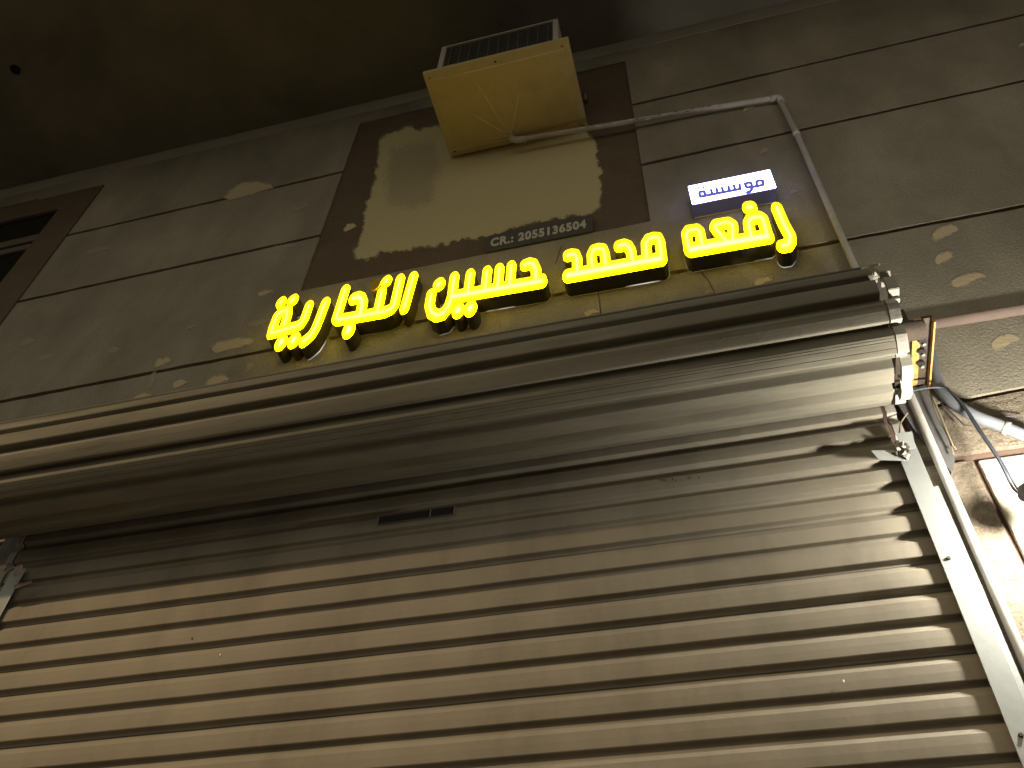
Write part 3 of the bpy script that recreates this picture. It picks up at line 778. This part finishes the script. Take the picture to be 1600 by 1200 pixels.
# ------------------------------------------------------------------ number plate
cx0, cx1, cz0, cz1 = -.3665, -.1335, 1.583, 1.6445
cp = empty('number_plate', W(-.25, 0, 1.58)); tag(cp, 'dark grey plate reading CR.: 2055136504 under the cream patch', 'sign')
bmc = bmesh.new(); box_bm(bmc, (cx0, -.0055, cz0), (cx1, -.0006, cz1), .0015); obj('plate', bm_mesh('plate', bmc, M_cr), cp)
cu = bpy.data.curves.new('number', 'FONT'); cu.body = 'CR.: 2055136504'; cu.size = 0.06; cu.offset = 0.0026; cu.extrude = 0.0008
cu.space_character = 1.12
to = bpy.data.objects.new('number', cu); COL.objects.link(to)
dg = bpy.context.evaluated_depsgraph_get(); tm = bpy.data.meshes.new_from_object(to.evaluated_get(dg)); bpy.data.objects.remove(to)
xs = [v.co.x for v in tm.vertices]; ys = [v.co.y for v in tm.vertices]
tx0, tx1 = -.3575, -.1475; tz0, tz1 = 1.5975, 1.6310
for v in tm.vertices:
    u = (v.co.x-min(xs))/(max(xs)-min(xs)); w_ = (v.co.y-min(ys))/(max(ys)-min(ys))
    v.co = W(tx0+(tx1-tx0)*u, -.0060, tz0+(tz1-tz0)*w_) + Vector((0, -v.co.z, 0))
tm.materials.clear(); tm.materials.append(M_crtext); obj('lettering', tm, cp)

# ------------------------------------------------------------------ pipes, hose, cables at the right
rp = empty('conduit_pipe', W(.5, -.01, 1.13)); tag(rp, 'brownish painted conduit pipe running right from the shutter arm', 'pipe')
tube('pipe', [W(.352, -.001, 1.121), W(2.5, -.001, 1.098)], .0190, M_pinkpipe, rp)
hs = empty('corrugated_hose', W(.38, -.01, .98)); tag(hs, 'grey corrugated cable hose drooping right across the wall', 'hose')
hp = spline([W(*at(1452, 548, -.012)), W(*at(1463, 595, -.016)), W(*at(1485, 625, -.018)), W(*at(1520, 648, -.02)), W(*at(1560, 664, -.018)), W(*at(1600, 680, -.014)), W(*at(1680, 712, -.012)), W(*at(1760, 735, -.012))], 26)
tube('hose', hp, lambda i: .0165+.0012*(i % 2), M_hose, hs, 12)
k_ = int(len(hp)*.62); tube('hose_clip', [hp[k_-3], hp[k_+3]], .020, M_clip, hs, 12)
def cable(label, pts, r, m_=M_cable, name='cable'):
    c_ = tube(name, spline(pts, 8), r, m_); tag(c_, label, 'cable'); return c_
LEDW = W(*LED)
_t = at(1545, 806, 0.0); holder = tuple(_t[i]+(LED[i]-_t[i])*.60 for i in range(3))
cable('black cable crossing in front of the hose and hanging down to the bulb holder',
      [W(*at(1420, 612, -.03)), W(*at(1450, 606, -.03)), W(*at(1478, 608, -.028)), W(*at(1502, 630, -.030)), W(*at(1526, 668, -.035)), W(*at(1560, 718, -.045)), W(*at(1585, 765, -.055)), W(*holder)], .0034)
cable('second black cable twinned beside the first on its way to the bulb holder',
      [W(*at(1480, 606, -.030)), W(*at(1507, 634, -.032)), W(*at(1531, 670, -.036)), W(*at(1566, 722, -.045)), W(*at(1590, 764, -.055)), W(*holder)], .0026)
cable('pale thin wire hanging down the edge of the dark wall plate', [W(*at(1452, 612, -.02)), W(*at(1463, 645, -.02)), W(*at(1482, 685, -.018)), W(*at(1490, 710, -.016))], .0020, M_wirec, 'thin_wire')
cable('short dark wire end hanging below the hose', [W(*at(1470, 630, -.015)), W(*at(1490, 648, -.015)), W(*at(1508, 666, -.012))], .0018, M_cable, 'thin_wire')
cable('thin dark wire poking right from the hose near the frame edge', [W(*at(1545, 651, -.012)), W(*at(1570, 650, -.010)), W(*at(1598, 652, -.008))], .0016, M_cable, 'thin_wire')
cable('thin pale wire looping between the coil end and the guide top', [W(*at(1418, 645, -.03)), W(*at(1408, 660, -.03)), W(*at(1405, 676, -.04))], .0022, M_wirec, 'thin_wire')
cable('pale wire ending in a small dark connector beside the wall plate', [W(*at(1456, 618, -.022)), W(*at(1470, 650, -.022)), W(*at(1486, 690, -.02)), W(*at(1493, 702, -.018))], .0022, M_wirec, 'thin_wire')

# ------------------------------------------------------------------ bare bulb (itself just outside the frame)
bl = empty('light_bulb', W(*holder)); tag(bl, 'bare white bulb in a black holder hanging on a cable at the right edge', 'lamp')
hv = W(*holder); dirv = (LEDW-hv); ln = dirv.length; dirv.normalize()
tube('holder', [hv-dirv*.02, hv-dirv*.005, hv+dirv*.03, hv+dirv*.045], lambda i: (.014, .026, .030, .026)[i], M_black, bl, 16)
M_bulb = emis('glowing_bulb', (1.0, .955, .85), 1800)
bml = bmesh.new(); bmesh.ops.create_uvsphere(bml, u_segments=20, v_segments=12, radius=.028)
for v in bml.verts: v.co += LEDW + dirv*.0
bo = obj('bulb_glass', bm_mesh('bulb_glass', bml, M_bulb, True), bl)
tube('bulb_neck', [hv+dirv*.045, LEDW-dirv*.02], lambda i: (.014, .02)[i], M_back, bl, 12)
